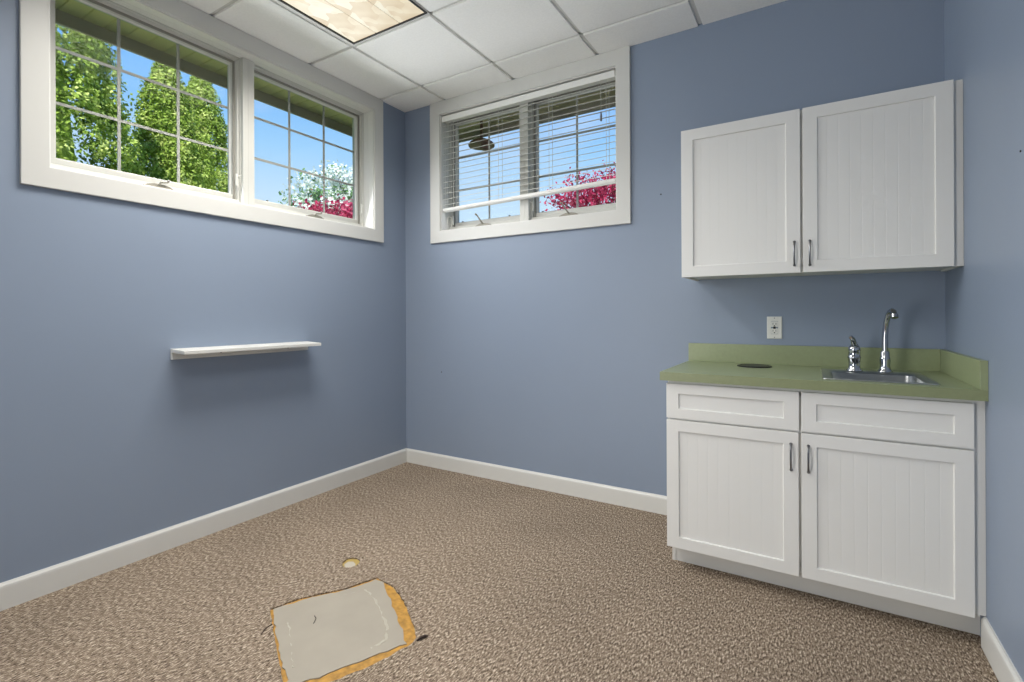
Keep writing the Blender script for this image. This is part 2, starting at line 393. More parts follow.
# ------------------------------------------------------------------ venetian blind
bl = empty('venetian_blind', (1.06, 0.025, 1.96), label='white venetian blind hung inside the smaller window frame, slats open', cat='blind')
bx0, bx1 = 0.380, 1.740
hr = MB()
hr.box(bx0, bx1, -0.003, 0.0, 2.628, 2.670); hr.box(bx0, bx1, 0.0, 0.052, 2.634, 2.637); hr.box(bx0, bx1, 0.049, 0.052, 2.637, 2.668)
hr.box(bx0, bx0 + 0.003, 0, 0.049, 2.637, 2.668); hr.box(bx1 - 0.003, bx1, 0, 0.049, 2.637, 2.668)
hr.build('headrail', M['blind'], bl, bevel=0.001)
NS = 15; ztop = 2.603; sp = 0.0415; tilt = math.radians(18)
sm = MB(); nseg = 6; v = []; f = []
for x in (-(bx1 - bx0) / 2 + 0.004, (bx1 - bx0) / 2 - 0.004):
    for th in (0.0008, -0.0008):
        for q in range(nseg + 1):
            u = -0.025 + 0.05 * q / nseg; h = 0.0016 * (1 - (u / 0.025) ** 2)
            v.append((x, u * math.cos(tilt) - (h + th) * math.sin(tilt), u * math.sin(tilt) + (h + th) * math.cos(tilt)))
n = nseg + 1
for q in range(nseg):
    f += [(q, q + 1, 2 * n + q + 1, 2 * n + q), (n + q, n + q + 1, 3 * n + q + 1, 3 * n + q)]
f += [(0, n, 3 * n, 2 * n), (nseg, n + nseg, 3 * n + nseg, 2 * n + nseg)]
f += [(q, q + 1, n + q + 1, n + q) for q in range(nseg)] + [(2 * n + q, 2 * n + q + 1, 3 * n + q + 1, 3 * n + q) for q in range(nseg)]
sm.quadlist(v, f)
M['slat'] = leaf_mat('white_vinyl_slat', srgb(228, 228, 224), srgb(232, 232, 228), srgb(236, 236, 232), 3, 0.4)
sl = sm.build('slat', M['slat'], bl, smooth=True)
for i in range(NS):
    o = sl if i == 0 else sl.copy()
    if i: COL.objects.link(o); o.parent = bl
    o.location = (0, 0.001, ztop - sp * i - 1.96 + 0.0)
    o.rotation_euler = (0, -0.022 * (i / (NS - 1)), 0)
br = MB(); pr = [(-0.022, -0.010), (-0.025, -0.004), (-0.025, 0.008), (-0.02, 0.013), (0.02, 0.013), (0.025, 0.008), (0.025, -0.004), (0.022, -0.010)]
v = []; n = len(pr)
for x, dz in ((bx0 - 0.001, 1.962), (bx1, 1.994)): v += [(x, 0.027 + a, dz + b) for a, b in pr]
br.quadlist(v, [(i, (i + 1) % n, (i + 1) % n + n, i + n) for i in range(n)] + [tuple(range(n)), tuple(range(n, 2 * n))])
br.build('bottom_rail', M['blind'], bl)
for x in (0.488, 0.886, 1.286, 1.684):
    zb = 1.975 + (x - 0.38) * 0.0235
    lc = MB()
    for yy in (0.0005, 0.0525): lc.box(x - 0.0012, x + 0.0012, yy - 0.0006, yy + 0.0006, zb - 0.012, 2.634)
    lc.build('ladder_cord', M['cord'], bl)
pc = MB().tube([(1.652, -0.006, 2.632), (1.653, -0.008, 2.55), (1.654, -0.008, 2.425)], 0.0014, 6).build('pull_cord', M['cord'], bl)
MB().lathe((1.654, -0.008, 2.372), [(0.006, 0), (0.0075, 0.006), (0.006, 0.02), (0.0075, 0.026), (0.005, 0.046), (0.002, 0.055)], 12).build('tassel', M['tassel'], pc, smooth=True)

# ------------------------------------------------------------------ ceiling lights
def ceiling_light(cell0, label, group=None):
    i, j = cell0
    x0, x1 = xs[i] + 0.0125, xs[i + 1] - 0.0045; y1, y0 = ys[j] - 0.0125, ys[j + 2] + 0.0125
    x0 += 0.018; y1 -= 0.004
    root = empty('ceiling_light', ((x0 + x1) / 2, (y0 + y1) / 2, H), label=label, cat='ceiling light', group=group)
    m = lambda a, b, d: (a, b, H + d)
    MB().loop(m, [(x0, x1, y0, y1, 0.03), (x0, x1, y0, y1, -0.004), (x0 + 0.008, x1 - 0.008, y0 + 0.008, y1 - 0.008, -0.004), (x0 + 0.010, x1 - 0.010, y0 + 0.010, y1 - 0.010, 0.03)]).build('frame', M['frameblack'], root)
    MB().loop(m, [(xs[i] + 0.002, xs[i + 1] - 0.002, ys[j + 2] + 0.002, ys[j] - 0.002, 0.03), (xs[i] + 0.002, xs[i + 1] - 0.002, ys[j + 2] + 0.002, ys[j] - 0.002, 0.001), (x0 - 0.001, x1 + 0.001, y0 - 0.001, y1 + 0.001, 0.001), (x0 - 0.001, x1 + 0.001, y0 - 0.001, y1 + 0.001, 0.03)]).build('housing', M['grid'], root)
    a, b, c, d = x0 + 0.0095, x1 - 0.0095, y0 + 0.0095, y1 - 0.0095
    for k in range(3):
        p0 = a + (b - a) * k / 3 + 0.003; p1 = a + (b - a) * (k + 1) / 3 - 0.003
        MB().box(p0, p1, c, d, H + 0.002, H + 0.006).build('lens', M['lens'], root, origin=((p0 + p1) / 2, (c + d) / 2, H))
    return root, ((a + b) / 2, (c + d) / 2, b - a, d - c)
_, lp1 = ceiling_light((1, 2), 'black framed ceiling light with cream lens near the wide window')

def area(name, loc, sx, sy, power, col, rot=(0, 0, 0), spread=180):
    l = bpy.data.lights.new(name, 'AREA'); l.shape = 'RECTANGLE'; l.size = sx; l.size_y = sy; l.energy = power; l.color = col; l.spread = math.radians(spread)
    o = bpy.data.objects.new(name, l); COL.objects.link(o); o.location = loc; o.rotation_euler = rot
    return o
WARM = (1.0, 0.96, 0.9)
area('ceiling_light_tubes', (lp1[0], lp1[1], H - 0.006), lp1[2], lp1[3], 33, WARM, spread=142)
_, lp2 = ceiling_light((3, 4), 'added black framed ceiling light, unseen, further from the windows')  # second fixture is added, out of view, to carry extra light
area('ceiling_light_tubes', (lp2[0], lp2[1], H - 0.006), lp2[2], lp2[3], 17, WARM, spread=142)  # lamp of the added fixture
DAY = (0.94, 0.97, 1.0)
area('window_daylight', (0.03, -1.245, 2.245), 1.78, 0.85, 17, DAY, (math.radians(74), 0, math.radians(-90)), spread=140)
area('window_daylight', (1.06, -0.03, 2.245), 1.36, 0.85, 3, DAY, (math.radians(-76), 0, 0), spread=140)
area('added_doorway_light', ((DX0 + DX1) / 2, L - 0.12, 1.05), 0.9, 1.98, 37, (1, 0.985, 0.96), (math.radians(82), 0, math.radians(-42)), spread=140)  # added fill light in the doorway, brightens cabinets and right wall

# ------------------------------------------------------------------ wall shelf
sh = empty('wall_shelf', (0.0, -1.30, 0.985), label='narrow white ledge shelf screwed to the blue wall below the wide window', cat='shelf')
v = []
for y0, y1 in ((-1.692, -0.902),):
    for (x, z) in ((0.0, 1.004), (0.14, 0.997), (0.14, 0.979), (0.0, 0.986)):
        v += [(x, y0, z), (x, y1, z)]
MB().quadlist(v, [(0, 1, 3, 2), (2, 3, 5, 4), (4, 5, 7, 6), (6, 7, 1, 0), (0, 2, 4, 6), (1, 3, 5, 7)]).build('board', M['trim'], sh, bevel=0.002)
MB().box(0, 0.016, -1.692, -0.906, 0.949, 0.986).build('cleat', M['trim'], sh, bevel=0.0015)
for y in (-1.45, -1.047):
    MB().lathe((0.016, y, 0.968), [(0.005, 0), (0.0045, 0.002), (0.002, 0.003)], 12).build('screw', M['slot'], sh)
for o in [c for c in sh.children if c.name.startswith('screw')]:
    pass

# ------------------------------------------------------------------ cabinets
def shaker(name, x0, x1, z0, z1, yf, parent, st=0.052, rt=0.05, groove=True, th=0.020, hinge=None):
    m = FRONT(yf)
    d = MB()
    O = (x0, x1, z0, z1); I = (x0 + st, x1 - st, z0 + rt, z1 - rt)
    I2 = (I[0] + 0.002, I[1] - 0.002, I[2] + 0.002, I[3] - 0.002)
    d.loop(m, [O + (th,), O + (0,), I + (0,), I2 + (0.0075,), I2 + (th,)])
    ob = d.build(name, M['cab'], parent, bevel=0.0012)
    p = MB(); px0, px1 = I[0] - 0.004, I[1] + 0.004; pz0, pz1 = I[2] - 0.004, I[3] + 0.004
    prof = [(px0, 0.0)]
    if groove:
        n = max(2, round((px1 - px0) / 0.0417))
        for k in range(1, n):
            x = px0 + (px1 - px0) * k / n
            prof += [(x - 0.0022, 0), (x, 0.0005), (x + 0.0022, 0)]
    prof.append((px1, 0.0))
    v = []; q = len(prof)
    for z in (pz0, pz1):
        for x, dd in prof: v.append(m(x, z, 0.0078 + dd))
    v += [m(px0, pz0, 0.014), m(px1, pz0, 0.014), m(px0, pz1, 0.014), m(px1, pz1, 0.014)]
    f = [(k, k + 1, q + k + 1, q + k) for k in range(q - 1)]
    f += [(2 * q, 2 * q + 1, 2 * q + 3, 2 * q + 2), tuple(range(q)) + (2 * q + 1, 2 * q), tuple(range(q, 2 * q)) + (2 * q + 3, 2 * q + 2), (0, q, 2 * q + 2, 2 * q), (q - 1, 2 * q - 1, 2 * q + 3, 2 * q + 1)]
    p.quadlist(v, f)
    p.build('panel', M['cab'], ob)
    return ob
def pull(x, z0, z1, yf, parent):
    s = MB(); pts = []
    n = 10
    for i in range(n + 1):
        t = i / n; z = z0 + (z1 - z0) * t
        pts.append((x, yf - 0.006 - 0.021 * math.sin(math.pi * t) ** 0.6, z))
    pts = [(x, yf + 0.001, z0)] + pts + [(x, yf + 0.001, z1)]
    s.tube(pts, 0.0038, 8)
    for z in (z0, z1): s.lathe((x, yf, z), [(0.006, 0.0), (0.006, 0.002), (0.0045, 0.006)], 12, axis='y')
    return s.build('handle', M['nickel'], parent, smooth=True)

# wall cabinet
uc = empty('wall_cabinet', (2.75, -0.16, 1.353), label='white two-door cabinet hung on the wall above the green counter', cat='cabinet')
s = MB(); x0, x1, z0, z1, yf = 2.209, W, 1.354, 2.095, -0.316
s.box(x0, x0 + 0.016, yf, 0, z0, z1); s.box(x1 - 0.016, x1, yf, 0, z0, z1); s.box(x0 + 0.016, x1 - 0.016, yf, 0, z0 + 0.006, z0 + 0.022); s.box(x0 + 0.016, x1 - 0.016, yf, 0, z1 - 0.016, z1)
s.box(x0 + 0.016, x1 - 0.016, -0.01, 0, z0 + 0.022, z1 - 0.016)
s.build('carcass', M['carc'], uc, bevel=0.0008)
fm = MB().loop(FRONT(yf - 0.0005), [(x0, x1, z0, z1, -0.0), (x0 + 0.035, x1 - 0.045, z0 + 0.035, z1 - 0.035, -0.0), (x0 + 0.035, x1 - 0.045, z0 + 0.035, z1 - 0.035, 0.018), (x0, x1, z0, z1, 0.018)])
fm.box(2.7125, 2.7525, yf - 0.0005, yf + 0.017, z0 + 0.03, z1 - 0.03)
fm.build('face_frame', M['cab'], uc)
d = shaker('door', 2.207, 2.7275, 1.3535, 2.0945, -0.3375, uc, st=0.056, rt=0.054)
pull(2.7035, 1.388, 1.494, -0.3375, d)
d = shaker('door', 2.7375, 3.2545, 1.3535, 2.0945, -0.3375, uc, st=0.056, rt=0.052)
pull(2.7635, 1.386, 1.494, -0.3375, d)

# base cabinet
bc = empty('base_cabinet', (2.74, -0.3, 0), label='white sink base cabinet with two doors standing on the carpet', cat='cabinet')
s = MB(); x0, x1, yf = 2.199, W, -0.592; zt = 0.8645
s.box(x0, x0 + 0.016, yf, 0, 0.1, zt); s.box(x0, x0 + 0.016, -0.522, 0, 0.0, 0.1); s.box(x1 - 0.016, x1, yf, 0, 0.108, zt); s.box(x1 - 0.016, x1, -0.505, 0, 0, 0.108)
s.box(x0 + 0.016, x1 - 0.016, yf, 0, 0.1, 0.116); s.box(x0 + 0.016, x1 - 0.016, -0.008, 0, 0.116, zt)
s.box(x0 + 0.016, x1 - 0.016, -0.10, -0.008, zt - 0.016, zt); s.box(x0 + 0.016, x1 - 0.016, yf, yf + 0.03, zt - 0.016, zt)
s.build('carcass', M['carc'], bc, bevel=0.0008)
fm = MB().loop(FRONT(yf - 0.0005), [(x0, x1, 0.108, zt, 0), (x0 + 0.035, x1 - 0.045, 0.145, zt - 0.03, 0), (x0 + 0.035, x1 - 0.045, 0.145, zt - 0.03, 0.018), (x0, x1, 0.108, zt, 0.018)])
fm.box(2.708, 2.748, yf - 0.0005, yf + 0.017, 0.14, zt - 0.02); fm.box(x0 + 0.03, x1 - 0.04, yf - 0.0004, yf + 0.0165, 0.67, 0.705)
fm.build('face_frame', M['cab'], bc)
MB().box(x0 + 0.016, W, -0.519, -0.506, 0.0005, 0.1005).build('toe_kick', M['carc'], bc)
YF = -0.6125
shaker('drawer', 2.1965, 2.7245, 0.6925, 0.8505, YF, bc, st=0.054, rt=0.045, groove=False)
shaker('drawer', 2.7325, 3.2535, 0.6925, 0.8505, YF, bc, st=0.052, rt=0.045, groove=False)
d = shaker('door', 2.1965, 2.7225, 0.1015, 0.6845, YF, bc, st=0.054, rt=0.05)
pull(2.6955, 0.531, 0.636, YF, d)
d = shaker('door', 2.7325, 3.2535, 0.1015, 0.6845, YF, bc, st=0.053, rt=0.05)
pull(2.7565, 0.531, 0.636, YF, d)

# countertop with sink cut-out
CT = 0.903; CX0, CX1, CY0 = 2.172, W - 0.0005, -0.633
SX0, SX1, SY0, SY1 = 2.806, 3.172, -0.578, -0.162
ct = empty('countertop', (2.73, -0.3, 0.865), label='green laminate countertop with low splash boards on the white sink cabinet', cat='countertop')
s = MB(); hx0, hx1, hy0, hy1 = SX0 + 0.014, SX1 - 0.014, SY0 + 0.014, SY1 - 0.014
cx = [CX0, hx0, hx1, CX1]; cy = [CY0 + 0.0016, hy0, hy1, 0]
v = []; 
for z in (0.865, CT):
    for y in cy:
        for x in cx: v.append((x, y, z))
f = []
idx = lambda i, j, k: k * 16 + j * 4 + i
for i in range(3):
    for j in range(3):
        if (i, j) == (1, 1): continue
        f.append((idx(i, j, 1), idx(i + 1, j, 1), idx(i + 1, j + 1, 1), idx(i, j + 1, 1))); f.append((idx(i, j, 0), idx(i, j + 1, 0), idx(i + 1, j + 1, 0), idx(i + 1, j, 0)))
for i in range(3):
    f.append((idx(i, 0, 0), idx(i + 1, 0, 0), idx(i + 1, 0, 1), idx(i, 0, 1))); f.append((idx(i, 3, 0), idx(i, 3, 1), idx(i + 1, 3, 1), idx(i + 1, 3, 0)))
    f.append((idx(0, i, 0), idx(0, i, 1), idx(0, i + 1, 1), idx(0, i + 1, 0))); f.append((idx(3, i, 0), idx(3, i + 1, 0), idx(3, i + 1, 1), idx(3, i, 1)))
for (a, b) in (((1, 1), (2, 1)), ((2, 1), (2, 2)), ((2, 2), (1, 2)), ((1, 2), (1, 1))):
    f.append((idx(*a, 0), idx(*b, 0), idx(*b, 1), idx(*a, 1)))
s.quadlist(v, f); s.build('worktop', M['green'], ct)
MB().box(CX0, CX1, CY0, CY0 + 0.0014, 0.8645, CT - 0.0008).build('front_edge', M['greenedge'], ct)
MB().box(CX0 + 0.001, CX1 - 0.0215, -0.02, -0.0005, CT + 0.0002, 1.003).build('backsplash', M['green'], ct, bevel=0.0008)
MB().box(CX1 - 0.021, CX1, CY0, -0.0005, CT + 0.0002, 1.003).build('side_splash', M['green'], ct, bevel=0.0008)

# sink
def rrect(x0, x1, y0, y1, r, z, n=5):
    out = []
    for (cx_, cy_, a0) in ((x1 - r, y1 - r, 0), (x0 + r, y1 - r, 90), (x0 + r, y0 + r, 180), (x1 - r, y0 + r, 270)):
        for k in range(n + 1):
            a = math.radians(a0 + 90 * k / n); out.append((cx_ + r * math.cos(a), cy_ + r * math.sin(a), z))
    return out
sk = empty('sink', ((SX0 + SX1) / 2, (SY0 + SY1) / 2, CT), label='small stainless steel bar sink set into the green counter', cat='sink')
bx = (2.842, 3.138, -0.548, -0.262)
rings = [rrect(SX0, SX1, SY0, SY1, 0.012, CT + 0.0006), rrect(SX0 + 0.002, SX1 - 0.002, SY0 + 0.002, SY1 - 0.002, 0.012, CT + 0.0045),
         rrect(SX0 + 0.012, SX1 - 0.012, SY0 + 0.012, SY1 - 0.012, 0.014, CT + 0.005), rrect(bx[0] - 0.008, bx[1] + 0.008, bx[2] - 0.008, bx[3] + 0.008, 0.03, CT + 0.0035),
         rrect(bx[0], bx[1], bx[2], bx[3], 0.032, CT - 0.002), rrect(bx[0] + 0.004, bx[1] - 0.004, bx[2] + 0.004, bx[3] - 0.004, 0.034, CT - 0.10),
         rrect(bx[0] + 0.012, bx[1] - 0.012, bx[2] + 0.012, bx[3] - 0.012, 0.036, CT - 0.135), rrect(bx[0] + 0.04, bx[1] - 0.04, bx[2] + 0.04, bx[3] - 0.04, 0.03, CT - 0.142)]
n = len(rings[0]); v = [p for r in rings for p in r]
f = [(i * n + k, i * n + (k + 1) % n, (i + 1) * n + (k + 1) % n, (i + 1) * n + k) for i in range(len(rings) - 1) for k in range(n)] + [tuple((len(rings) - 1) * n + k for k in range(n))]
bs = MB().quadlist(v, f).build('basin', M['steel'], sk, smooth=True)
md = bs.modifiers.new('thick', 'SOLIDIFY'); md.thickness = 0.001; md.offset = -1
MB().lathe((2.99, -0.405, CT - 0.1425), [(0.045, 0.0006), (0.043, 0.003), (0.036, 0.003), (0.030, 0.0012), (0.006, 0.0012), (0.005, 0.006)], 28).build('drain', M['chrome'], sk, smooth=True)

# faucet spout and its separate lever valve
ZS = CT + 0.0052
fa = empty('faucet', (3.046, -0.198, ZS), label='tall chrome gooseneck faucet spout behind the sink', cat='faucet')
fx, fy = 3.046, -0.198
MB().lathe((fx, fy, ZS), [(0.029, 0), (0.028, 0.005), (0.021, 0.012), (0.019, 0.03), (0.021, 0.05), (0.0195, 0.056), (0.0195, 0.062), (0.0165, 0.066), (0.0165, 0.085), (0.013, 0.092)], 24).build('base', M['chrome'], fa, smooth=True)
pts = [(fx, fy, ZS + 0.088), (fx, fy, ZS + 0.15), (fx + 0.002, fy - 0.003, ZS + 0.19), (fx + 0.006, fy - 0.010, ZS + 0.225), (fx + 0.011, fy - 0.022, ZS + 0.252), (fx + 0.016, fy - 0.036, ZS + 0.266), (fx + 0.020, fy - 0.050, ZS + 0.270), (fx + 0.023, fy - 0.064, ZS + 0.265), (fx + 0.025, fy - 0.074, ZS + 0.254)]
MB().tube(pts, [0.0125, 0.0115, 0.0112, 0.011, 0.011, 0.011, 0.011, 0.011, 0.011], 14).build('spout', M['chrome'], fa, smooth=True)
MB().tube([pts[-1], (fx + 0.026, fy - 0.080, ZS + 0.240)], 0.0135, 14).build('aerator', M['chrome'], fa, smooth=True)
va = empty('lever_valve', (2.934, -0.205, ZS), label='short chrome lever valve beside the gooseneck faucet', cat='faucet valve')
vx, vy = 2.934, -0.205
MB().lathe((vx, vy, ZS), [(0.031, 0), (0.030, 0.005), (0.024, 0.012), (0.0225, 0.03), (0.0235, 0.052), (0.026, 0.056), (0.026, 0.062), (0.0235, 0.066), (0.0235, 0.088), (0.0245, 0.09), (0.0225, 0.104), (0.014, 0.116), (0.010, 0.118)], 24).build('body', M['chrome'], va, smooth=True)
MB().tube([(vx + 0.004, vy, ZS + 0.110), (vx - 0.001, vy - 0.004, ZS + 0.125), (vx - 0.006, vy - 0.012, ZS + 0.142), (vx - 0.012, vy - 0.028, ZS + 0.152), (vx - 0.016, vy - 0.042, ZS + 0.150)], [0.013, 0.0115, 0.010, 0.008, 0.006], 12).build('lever', M['chrome'], va, smooth=True)

# cord grommet in the counter
gr = empty('cord_grommet', (2.523, -0.175, CT), label='round black cord grommet in the green counter below the outlet', cat='grommet')
MB().lathe((2.523, -0.175, CT), [(0.079, 0.0004), (0.079, 0.004), (0.075, 0.006), (0.066, 0.006), (0.064, 0.0035), (0.064, 0.0004)], 40).build('rim', M['black'], gr, smooth=True)
MB().lathe((2.523, -0.175, CT), [(0.0635, 0.0006), (0.0635, 0.004), (0.060, 0.005), (0.018, 0.005)], 40).build('lid', M['black'], gr, smooth=True)

# outlet
ou = empty('electrical_outlet', (2.603, 0, 1.094), label='white duplex electrical outlet on the blue wall above the splash board', cat='outlet')
m = FRONT(0)
pl = MB().loop(m, [(2.568, 2.638, 1.036, 1.152, -0.0002), (2.568, 2.638, 1.036, 1.152, -0.003), (2.571, 2.635, 1.039, 1.149, -0.006), (2.5865, 2.6195, 1.0605, 1.1275, -0.006), (2.5865, 2.6195, 1.0605, 1.1275, -0.0002)])
pl.build('cover_plate', M['plastic'], ou)
for zc in (1.112, 1.076):
    so = MB().lbox(m, 2.587, 2.619, zc - 0.0145, zc + 0.0145, -0.007, -0.0005).build('socket', M['plastic'], ou, bevel=0.002)
    k = MB()
    k.lbox(m, 2.595, 2.5975, zc - 0.002, zc + 0.007, -0.0073, -0.006); k.lbox(m, 2.6085, 2.611, zc - 0.002, zc + 0.007, -0.0073, -0.006)
    k.lbox(m, 2.600, 2.606, zc - 0.010, zc - 0.005, -0.0073, -0.006)
    k.build('slot', M['slot'], so)
MB().lbox(m, 2.5975, 2.6085, 1.0875, 1.1005, -0.0078, -0.0005).build('test_button', M['slot'], ou, bevel=0.001)
for zc in (1.144, 1.044):
    MB().lathe((2.603, -0.0058, zc), [(0.0028, 0), (0.0024, 0.001)], 12, axis='y').build('screw', M['nickel'], ou)

# tiny nails left in the walls
for (x, z, lb) in ((0.364, 0.734, 'tiny dark nail hole plug in the blue wall below the blind-covered window'), (2.018, 1.869, 'tiny dark nail head in the blue wall beside the wall cabinet')):
    tag(MB().lathe((x, 0, z), [(0.0045, 0), (0.0045, 0.0015), (0.002, 0.0025)], 12, axis='y').build('nail_head', M['slot'], origin=(x, 0, z)), lb, 'nail')

tag(MB().tube([(W, -0.948, 1.632), (W - 0.0025, -0.948, 1.632)], 0.003, 12).build('nail_head', M['slot'], origin=(W, -0.948, 1.632)), 'tiny dark nail head in the blue wall at the edge of the view', 'nail')
# ------------------------------------------------------------------ carpet with cut-outs, patch, glue
HOLE = [(0.922, -1.747), (0.954, -1.635), (1.057, -1.491), (1.108, -1.357), (1.222, -1.374), (1.337, -1.427), (1.457, -1.509), (1.538, -1.57), (1.552, -1.606), (1.534, -1.677), (1.508, -1.766), (1.467, -1.854), (1.405, -1.965), (1.372, -2.03), (1.325, -1.96), (1.221, -1.905), (1.084, -1.835)]
SPOT = [(0.866, -1.345), (0.856, -1.315), (0.868, -1.293), (0.895, -1.284), (0.922, -1.290), (0.940, -1.312), (0.948, -1.335), (0.938, -1.362), (0.915, -1.374), (0.885, -1.366)]
def jag(poly, step, amp, seed):
    rnd = random.Random(seed); out = []
    for i, p in enumerate(poly):
        q = poly[(i + 1) % len(poly)]; l = math.dist(p, q); n = max(1, int(l / step))
        for k in range(n):
            t = k / n; out.append((p[0] + (q[0] - p[0]) * t + rnd.uniform(-amp, amp), p[1] + (q[1] - p[1]) * t + rnd.uniform(-amp, amp)))
    return out
def sheet(name, outer, holes, ztop, zbot, material, parent=None, origin=(0, 0, 0)):
    bm = bmesh.new(); edges = []
    for lp in [outer] + holes:
        vs = [bm.verts.new((x, y, ztop)) for x, y in lp]
        edges += [bm.edges.new((vs[i], vs[(i + 1) % len(vs)])) for i in range(len(vs))]
    r = bmesh.ops.triangle_fill(bm, use_beauty=True, use_dissolve=False, edges=edges)
    fs = [f for f in bm.faces]
    ex = bmesh.ops.extrude_face_region(bm, geom=fs)
    bmesh.ops.translate(bm, vec=(0, 0, zbot - ztop), verts=[g_ for g_ in ex['geom'] if isinstance(g_, bmesh.types.BMVert)])
    bmesh.ops.recalc_face_normals(bm, faces=bm.faces)
    o0 = Vector(origin); bmesh.ops.translate(bm, vec=-o0, verts=bm.verts)
    me = bpy.data.meshes.new(name); bm.to_mesh(me); bm.free(); me.materials.append(material)
    o = bpy.data.objects.new(name, me); COL.objects.link(o)
    if parent: o.parent = parent; o.location = o0 - world_loc(parent)
    else: o.location = o0
    return o
e = 0.0146
room_outer = [(e, L + e), (W - e, L + e), (W - e, -0.5935), (W - 0.001, -0.5935), (W - 0.001, -0.5205), (2.2205, -0.5205), (2.2205, -0.5225), (2.198, -0.5225), (2.198, -e), (e, -e)]
sheet('carpet', room_outer, [jag(HOLE, 0.02, 0.0035, 3), jag(SPOT, 0.02, 0.002, 5)], 0.0, SLAB, M['carpet'])
tag(bpy.data.objects['carpet'], 'beige and brown flecked loop carpet covering the floor, with two cut-outs', 'carpet', kind='structure')
# patch of cement in the large cut-out
def shrink(poly, k, c=None):
    c = c or (sum(p[0] for p in poly) / len(poly), sum(p[1] for p in poly) / len(poly))
    return [(c[0] + (p[0] - c[0]) * k, c[1] + (p[1] - c[1]) * k) for p in poly]
fp = empty('floor_patch', (1.24, -1.68, SLAB), label='smooth grey cement patch in the large cut-out of the carpet', cat='floor patch')
GREY = [(0.932, -1.743), (0.969, -1.643), (1.006, -1.588), (1.062, -1.510), (1.095, -1.440), (1.112, -1.368), (1.160, -1.372), (1.215, -1.412), (1.300, -1.462), (1.390, -1.520), (1.465, -1.568), (1.530, -1.622), (1.498, -1.680), (1.470, -1.740), (1.425, -1.835), (1.375, -1.925), (1.352, -1.990), (1.322, -1.945), (1.216, -1.893), (1.146, -1.857), (1.078, -1.821)]
sheet('cement_slab', jag(GREY, 0.022, 0.0055, 8), [], -0.0025, SLAB + 0.0002, M['mud'], fp, (1.24, -1.68, SLAB))
def ridge(pts, r=0.004):
    s_ = MB(); rr = random.Random(4)
    P = []
    for i in range(len(pts) - 1):
        for k in range(6):
            t = k / 6; P.append((pts[i][0] + (pts[i + 1][0] - pts[i][0]) * t + rr.uniform(-.003, .003), pts[i][1] + (pts[i + 1][1] - pts[i][1]) * t + rr.uniform(-.003, .003), -0.0092))
    P.append((pts[-1][0], pts[-1][1], -0.0092))
    s_.tube(P, [rr.uniform(0.85, 1.25) * r * 2.0 for _ in P], 6)
    return s_
ridge([(1.135, -1.45), (1.20, -1.47), (1.30, -1.52), (1.40, -1.585), (1.455, -1.64), (1.44, -1.70)]).build('ridge', M['ridge'], fp, smooth=True)
ridge([(1.06, -1.76), (1.13, -1.80), (1.21, -1.85), (1.29, -1.90)], 0.0035).build('ridge', M['ridge'], fp, smooth=True)
ridge([(1.135, -1.45), (1.09, -1.53)], 0.003).build('ridge', M['ridge'], fp, smooth=True)
GL = shrink(HOLE, 0.998)
sheet('adhesive', jag(GL, 0.025, 0.002, 9), [], -0.0058, SLAB + 0.0001, M['glue'], fp, (1.24, -1.68, SLAB))['label'] = 'ochre carpet adhesive along the rim'
sp_ = empty('floor_spot', (0.90, -1.33, SLAB), label='small round bare spot with yellow glue beside the cement patch', cat='bare spot')
sheet('adhesive', shrink(SPOT, 0.99), [], -0.0062, SLAB + 0.0001, mat('yellow_adhesive', srgb(168, 144, 80), 0.6, noise=(40, .1)), sp_, (0.90, -1.33, SLAB))
sheet('cement', [(0.885, -1.352), (0.880, -1.325), (0.900, -1.312), (0.928, -1.322), (0.942, -1.342), (0.932, -1.360), (0.912, -1.368)], [], -0.0040, SLAB + 0.0002, M['palemud'], sp_, (0.90, -1.33, SLAB))
def strand(name, pts, r, lb):
    tag(MB().tube(pts, r, 6).build(name, M['yarn'], smooth=True, origin=pts[0]), lb, 'yarn')
strand('carpet_yarn', [(1.556, -1.592, 0.001), (1.562, -1.578, 0.006), (1.568, -1.565, 0.007), (1.573, -1.552, 0.002)], [0.003, 0.005, 0.005, 0.003], 'dark loose tuft of yarn at the ochre corner of the cut-out')
strand('carpet_yarn', [(1.0435, -1.8598, 0.001), (1.0285, -1.8389, 0.002), (1.0218, -1.819, 0.002), (1.0208, -1.8022, 0.001)], 0.0016, 'thin dark yarn strand lying by the far corner of the cut-out')
strand('carpet_yarn', [(1.111, -1.6832, -0.001), (1.1296, -1.6905, -0.0005), (1.1398, -1.7025, -0.0005), (1.1481, -1.7154, -0.001)], 0.0014, 'short curled dark thread lying on the grey cement patch')

# ------------------------------------------------------------------ outside: eave, ground, house top
D = 0.70
ev = empty('roof_eave', (0, 0, 2.83), label='cream vented soffit and fascia overhanging the windows', kind='structure')
s = MB()
zS = 2.828
# soffit: interlocking 10 cm panels with V joints, on two sides, mitred at the corner
def soffit_strip(m, a, b, inner):
    n = int((b - a) / 0.102)
    for k in range(n):
        p0 = a + 0.102 * k; p1 = p0 + 0.102
        e0, e1 = inner(p0), inner(p1)
        g_ = 0.005
        v = [m(p0, zS + 0.006, T), m(p0, zS + 0.006, e0), m(p0 + g_, zS, e0), m(p0 + g_, zS, T), m(p1 - g_, zS, T), m(p1 - g_, zS, e1), m(p1, zS + 0.006, e1), m(p1, zS + 0.006, T)]
        s.quadlist(v, [(0, 1, 2, 3), (3, 2, 5, 4), (4, 5, 6, 7)])
soffit_strip(LEFT, -6.0, 0.7, lambda p: D)
soffit_strip(BACK, -0.7, W + 1.5, lambda p: D)
s.build('soffit', M['soffit'], ev)
fz0 = 2.757
fs = MB()
fs.box(-D - 0.022, -D, -6.0, D + 0.022, fz0, 2.99); fs.box(-D, W + 1.5, D, D + 0.022, fz0, 2.99)
